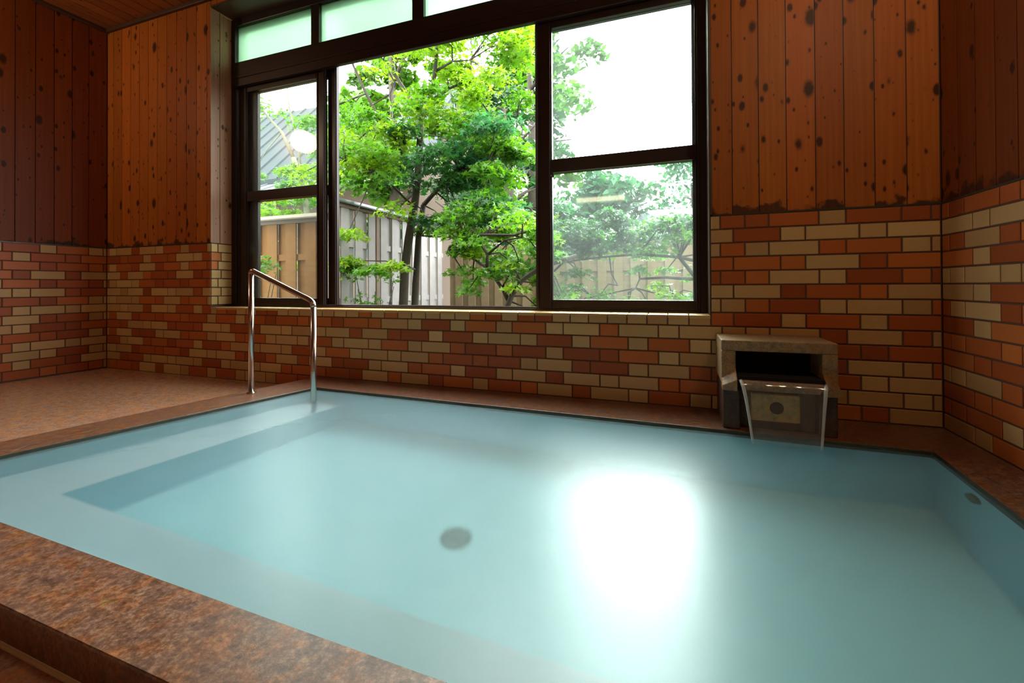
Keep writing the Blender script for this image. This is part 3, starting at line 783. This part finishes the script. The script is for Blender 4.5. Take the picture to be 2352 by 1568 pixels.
# ---- fences
def fence(name, label, group, P, a0, a1, zb, zt, w, mat, cap=None, step=.115, rails=(), postw=None, posts=()):
    """boards fixed alternately on the two sides of the rails"""
    root = empty(name, P(a0, zb), label, 'fence', group)
    m = MB(); a = a0; i = 0
    while a < a1-.02:
        d = .018 if i%2 else -.018
        e_ = min(a+w, a1); k = rng.uniform(-.006,.006)
        vs = [P(a,zb,d-.008),P(e_,zb,d-.008),P(e_,zt+k,d-.008),P(a,zt+k,d-.008),P(a,zb,d+.008),P(e_,zb,d+.008),P(e_,zt+k,d+.008),P(a,zt+k,d+.008)]
        m.add(vs, [(0,1,2,3),(4,5,6,7),(0,1,5,4),(1,2,6,5),(2,3,7,6),(3,0,4,7)]); a += step; i += 1
    m.build('boards', mat, root)
    for z in rails:
        r = MB(); vs = [P(a0,z,-.01),P(a1,z,-.01),P(a1,z+.07,-.01),P(a0,z+.07,-.01),P(a0,z,.01),P(a1,z,.01),P(a1,z+.07,.01),P(a0,z+.07,.01)]
        r.add(vs, [(0,1,2,3),(4,5,6,7),(0,1,5,4),(1,2,6,5),(2,3,7,6),(3,0,4,7)]); r.build('rail', mat, root)
    for q in posts:
        r = MB(); vs = [P(q-.03,zb,-.03),P(q+.03,zb,-.03),P(q+.03,zt,-.03),P(q-.03,zt,-.03),P(q-.03,zb,.035),P(q+.03,zb,.035),P(q+.03,zt,.035),P(q-.03,zt,.035)]
        r.add(vs, [(0,1,2,3),(4,5,6,7),(0,1,5,4),(1,2,6,5),(2,3,7,6),(3,0,4,7)]); r.build('post', M['palewood'], root)
    if cap:
        r = MB()
        pr = [(-.10,zt+.03),(0,zt+.085),(.10,zt+.03),(.10,zt+.015),(0,zt+.07),(-.10,zt+.015)]
        n = 6; vs = [P(a0-.05,z,d) for d,z in pr]+[P(a1+.05,z,d) for d,z in pr]
        r.add(vs, [tuple(range(n)),tuple(range(n,2*n))]+[(i,(i+1)%n,n+(i+1)%n,n+i) for i in range(n)]); r.build('cap_roof', cap, root)
        r = MB(); vs = [P(a0,zt-.02,-.025),P(a1,zt-.02,-.025),P(a1,zt+.03,-.025),P(a0,zt+.03,-.025),P(a0,zt-.02,.045),P(a1,zt-.02,.045),P(a1,zt+.03,.045),P(a0,zt+.03,.045)]
        r.add(vs, [(0,1,2,3),(4,5,6,7),(0,1,5,4),(1,2,6,5),(2,3,7,6),(3,0,4,7)]); r.build('cap_beam', M['palewood'], root)
    return root
fence('board_fence','weathered grey board fence with green metal cap running back from the open window','garden fences', Plane((-3.5,0,0),(0,1,0),(1,0,0)), 3.86, 6.3, -1.1, .90, .125, M['greyboard'], M['copper'], .118, (.45,-.2,-.8), posts=(4.62,))
fence('board_fence','warm brown board fence with thin cap seen through the closed pane behind the handrail','garden fences', Plane((0,3.92,0),(1,0,0),(0,-1,0)), -6.6, -3.64, -1.1, .74, .15, M['brownboard'], M['palewood'], .142, (.3,-.5))
fence('board_fence','tan board fence at the far end of the garden behind the maples','garden fences', Plane((0,6.35,0),(1,0,0),(0,-1,0)), -3.4, 4.0, -1.1, .60, .12, M['tanboard'], None, .112, (.2,-.6))

# ---- houses
def house(name, label, x0, x1, y0, y1, ze, zr_, over, wallm, along='x', windows=(), gable=True):
    root = empty(name, ((x0+x1)/2,(y0+y1)/2,-1.1), label, 'house', 'houses beyond the fence')
    w = MB(); w.box(x0,x1,y0,y1,-1.12,ze)
    if along == 'x':
        ym = (y0+y1)/2
        for x in (x0,x1-.1): w.add([(x,y0,ze),(x,y1,ze),(x,ym,zr_-.15),(x+.1,y0,ze),(x+.1,y1,ze),(x+.1,ym,zr_-.15)], [(0,1,2),(3,4,5),(0,1,4,3),(1,2,5,4),(2,0,3,5)])
    else:
        xm = (x0+x1)/2
        for y in (y0,y1-.1): w.add([(x0,y,ze),(x1,y,ze),(xm,y,zr_-.15),(x0,y+.1,ze),(x1,y+.1,ze),(xm,y+.1,zr_-.15)], [(0,1,2),(3,4,5),(0,1,4,3),(1,2,5,4),(2,0,3,5)])
    w.build('house_wall', wallm, root)
    r = MB()
    for s_ in (-1,1):
        if along == 'x':
            ym = (y0+y1)/2; ye = (y0-over) if s_<0 else (y1+over); z_e = ze-(over)*(zr_-ze)/((y1-y0)/2)
            a,b_ = x0-over, x1+over
            vs = [(a,ye,z_e),(b_,ye,z_e),(b_,ym,zr_),(a,ym,zr_)]
        else:
            xm = (x0+x1)/2; xe = (x0-over) if s_<0 else (x1+over); z_e = ze-(over)*(zr_-ze)/((x1-x0)/2)
            a,b_ = y0-over, y1+over
            vs = [(xe,a,z_e),(xe,b_,z_e),(xm,b_,zr_),(xm,a,zr_)]
        vs2 = [(p[0],p[1],p[2]+.12) for p in vs]
        r.add(vs+vs2, [(0,1,2,3),(4,5,6,7),(0,1,5,4),(1,2,6,5),(2,3,7,6),(3,0,4,7)])
        v4 = [Vector(p) for p in vs2]                                # rolls of the tiles
        n = 16
        for i in range(n+1):
            p0 = v4[0].lerp(v4[1], i/n); p1 = v4[3].lerp(v4[2], i/n); r.tube([p0,p1], .035, 6)
    r.build('tiled_roof', M['rooftile'], root)
    for (xa,xb,za,zb) in windows:
        q = MB(); q.box(xa,xb,y0-.03,y0+.02,za,zb); fr_ = q.build('house_window', M['palewood'], root)
        q = MB(); q.box(xa+.06,xb-.06,y0-.04,y0-.025,za+.06,zb-.06); q.build('window_pane', M['copper'], fr_)
    return root
hs = house('garden_house','pale wooden house with blue grey tiled roof behind the grey fence', -12.5,-5.4,8.6,13.4, 3.0,5.5,.5, M['palewood'],'x', ((-7.2,-6.4,.6,1.5),(-6.1,-5.6,.9,1.6)))
q = MB(); q.add([(-12.6,8.55,2.62),(-5.0,8.55,2.62),(-5.0,7.35,2.02),(-12.6,7.35,2.02),(-12.6,8.55,2.70),(-5.0,8.55,2.70),(-5.0,7.35,2.10),(-12.6,7.35,2.10)], [(0,1,2,3),(4,5,6,7),(0,1,5,4),(1,2,6,5),(2,3,7,6),(3,0,4,7)])
for i in range(17): x = -12.6+i*.475; q.tube([(x,8.55,2.71),(x,7.35,2.11)], .02, 6)
q.build('porch_roof', M['palemetal'], hs)
for x in (-11.5,-8.4,-5.3):
    q = MB(); q.box(x-.06,x+.06,7.5,7.62,-1.12,2.07); q.build('porch_post', M['palewood'], hs)
house('neighbour_house','white walled house with dark tiled eaves far behind the spreading tree', -.3,5.5,12.6,16.5, 1.62,2.2,.7, M['white'],'x', ((.8,1.8,.5,1.5),(2.6,3.6,.5,1.5)))

# ---- tall trees further off
def big_tree(x, y, h, r, c, lab, n=1500, size=.13, zlow=.3):
    root = empty('background_tree', (x,y,-1.1), lab, 'tree', 'trees beyond the garden fence')
    t = MB(); t.tube([(x,y,-1.12),(x+.05,y,h*.4),(x-.05,y,h*.85)], [.14,.10,.03], 8)
    for k in range(7):
        a = k*2.4; z = zlow+(h-zlow)*(.15+.1*k); t.tube([(x,y,z-.3),(x+.45*r*math.cos(a),y+.45*r*math.sin(a),z),(x+.85*r*math.cos(a),y+.85*r*math.sin(a),z+.15)], [.05,.03,.01], 6)
    t.build('trunk', M['bark'], root, smooth=True)
    cs = []
    for i in range(34):
        zz = rng.uniform(zlow,h); k = math.sqrt(max(.08,1-((zz-(zlow+h)/2)/((h-zlow)/2+.3))**2)); a = rng.uniform(0,6.28); q = r*k*rng.uniform(.3,1)
        kk = rng.uniform(.6,1.3); cs.append((x+q*math.cos(a),y+q*math.sin(a),zz,r*.34,r*.34,r*.16,n//34,tuple(v_*kk for v_ in c)))
    leaf_mesh('foliage', cs, size, M['leaf2'], root, QUAD, .8)
    return root
big_tree(-2.95,9.2,6.8,1.45,MG,'mid green leafy tree standing straight behind the tall maple',3600,.12)
big_tree(-4.75,6.75,5.4,1.05,MG,'mid green tree standing directly behind the grey fence beside the wooden house',4200,.11,1.0)
big_tree(-3.9,12.2,7.6,1.7,DG,'dense dark green tree rising far behind the grey fence',3800,.15)
big_tree(-2.9,7.6,3.9,.95,DG,'dark narrow tree just beyond the tan fence behind the young maple',2400,.10,.0)
big_tree(-12.5,17.0,6.0,1.9,BG,'far blue green tree standing past the tiled roof of the wooden house',2200,.16)
big_tree(-1.25,9.2,2.3,.9,BG,'rounded blue green tree beyond the tan fence behind the spreading tree',1900,.11,.2)
big_tree(-1.9,13.6,3.2,1.7,DG,'dark tree far off beside the white walled house',2000,.14,.2)
big_tree(2.6,10.0,2.2,1.1,MG,'bushy green tree in front of the white walled house',1500,.11,.2)
TL = [(-5.45,5.6,-1.12),(-5.5,5.6,.4),(-5.6,5.6,1.5),(-5.85,5.6,2.1)]
BL = [([(-5.85,5.6,2.1),(-6.1,5.6,2.55),(-6.6,5.5,3.1),(-6.9,5.5,3.6)],.028,.010),([(-5.7,5.6,1.8),(-5.85,5.7,2.4),(-6.05,5.7,3.0),(-6.1,5.7,3.5)],.022,.008),([(-5.5,5.6,.5),(-5.9,5.5,.75),(-6.3,5.4,.7)],.02,.008)]
cL = scat(13,(-6.9,-5.5),(5.2,6.0),(1.15,1.95),0,[MG,YG,MG],140) + scat(5,(-6.3,-5.5),(5.2,6.0),(.2,.9),0,[YG,MG],90) + scat(4,(-6.9,-6.0),(5.2,6.0),(2.6,3.4),0,[MG],60)
maple('side_tree',(-5.45,5.6,-1.1),'leaning grey stemmed tree seen through the upper pane of the closed sash above the handrail',[(TL,.06,.035)],BL,cL,.06,bark='bark2')
big_tree(.6,19.0,4.7,2.3,BG,'wide blue green tree rising behind the roof of the white walled house',2400,.16,.5)
big_tree(-5.4,17.5,7.5,1.9,MG,'tall pale green tree closing the view at the far back',2600,.15,.2)

# ---------------------------------------------------------------- light
w = bpy.data.worlds.new('overcast_sky'); scene.world = w; w.use_nodes = True
nt = w.node_tree; nt.nodes.clear()
wo = nt.nodes.new('ShaderNodeOutputWorld'); bg = nt.nodes.new('ShaderNodeBackground')
tc = nt.nodes.new('ShaderNodeTexCoord'); sx = nt.nodes.new('ShaderNodeSeparateXYZ'); rp = nt.nodes.new('ShaderNodeValToRGB')
nt.links.new(tc.outputs['Generated'], sx.inputs[0]); nt.links.new(sx.outputs[2], rp.inputs[0])
rp.color_ramp.elements[0].position = 0; rp.color_ramp.elements[0].color = (.60,.62,.65,1)
rp.color_ramp.elements[1].position = .7; rp.color_ramp.elements[1].color = (.96,.98,1,1)
nt.links.new(rp.outputs[0], bg.inputs[0])
# overcast sky, brighter around the veiled sun
az, el = math.radians(-5), math.radians(32)
dv = nt.nodes.new('ShaderNodeVectorMath'); dv.operation = 'DOT_PRODUCT'; dv.inputs[1].default_value = (math.sin(az)*math.cos(el), math.cos(az)*math.cos(el), math.sin(el))
nt.links.new(tc.outputs['Generated'], dv.inputs[0])
def wm(op, x, y):
    q = nt.nodes.new('ShaderNodeMath'); q.operation = op
    for i, v_ in enumerate((x,y)):
        if isinstance(v_,(int,float)): q.inputs[i].default_value = v_
        else: nt.links.new(v_, q.inputs[i])
    return q.outputs[0]
glow = wm('POWER', wm('MAXIMUM', dv.outputs['Value'], 0.0), 11.0)
strength = wm('ADD', wm('MULTIPLY', glow, 66.0), 10.5)
nt.links.new(strength, bg.inputs[1]); nt.links.new(bg.outputs[0], wo.inputs[0])

pd = bpy.data.lights.new('window_daylight','AREA'); pd.shape = 'RECTANGLE'; pd.size = 3.5; pd.size_y = 2.3; pd.cycles.is_portal = True
po = link(bpy.data.objects.new('window_daylight', pd)); po.location = (-1.6, 2.72, 1.0); po.rotation_euler = (math.radians(-90),0,0)

# ---------------------------------------------------------------- camera
yaw, pitch, roll = .3535, .0072, -.0052
F = Vector((-math.sin(yaw)*math.cos(pitch), math.cos(yaw)*math.cos(pitch), math.sin(pitch)))
Rv = Vector((math.cos(yaw), math.sin(yaw), 0)); U = Rv.cross(F)
c_, s_ = math.cos(roll), math.sin(roll); Rv, U = Rv*c_+U*s_, -Rv*s_+U*c_
cd = bpy.data.cameras.new('camera'); cam = link(bpy.data.objects.new('camera', cd))
cam.matrix_world = Matrix(((Rv.x,U.x,-F.x,0),(Rv.y,U.y,-F.y,0),(Rv.z,U.z,-F.z,0),(0,0,0,1)))
cd.sensor_width = 36; cd.lens = 1028.44*36/2352; cd.shift_y = -(784-648.545)/2352; cd.clip_start = .02; cd.clip_end = 200
scene.camera = cam

for o in col.objects:
    if o.parent is None: o.location.z += Z0

vs_ = scene.view_settings
vs_.view_transform = 'Standard'; vs_.look = 'None'; vs_.gamma = 1; vs_.use_curve_mapping = False; vs_.exposure = 0.0
scene.display_settings.display_device = 'sRGB'
cy = scene.cycles
cy.max_bounces = 7; cy.diffuse_bounces = 3; cy.glossy_bounces = 3; cy.transmission_bounces = 5; cy.transparent_max_bounces = 12
cy.use_light_tree = False; cy.use_adaptive_sampling = True; cy.adaptive_threshold = .04
cy.sample_clamp_indirect = 8; cy.use_denoising = True
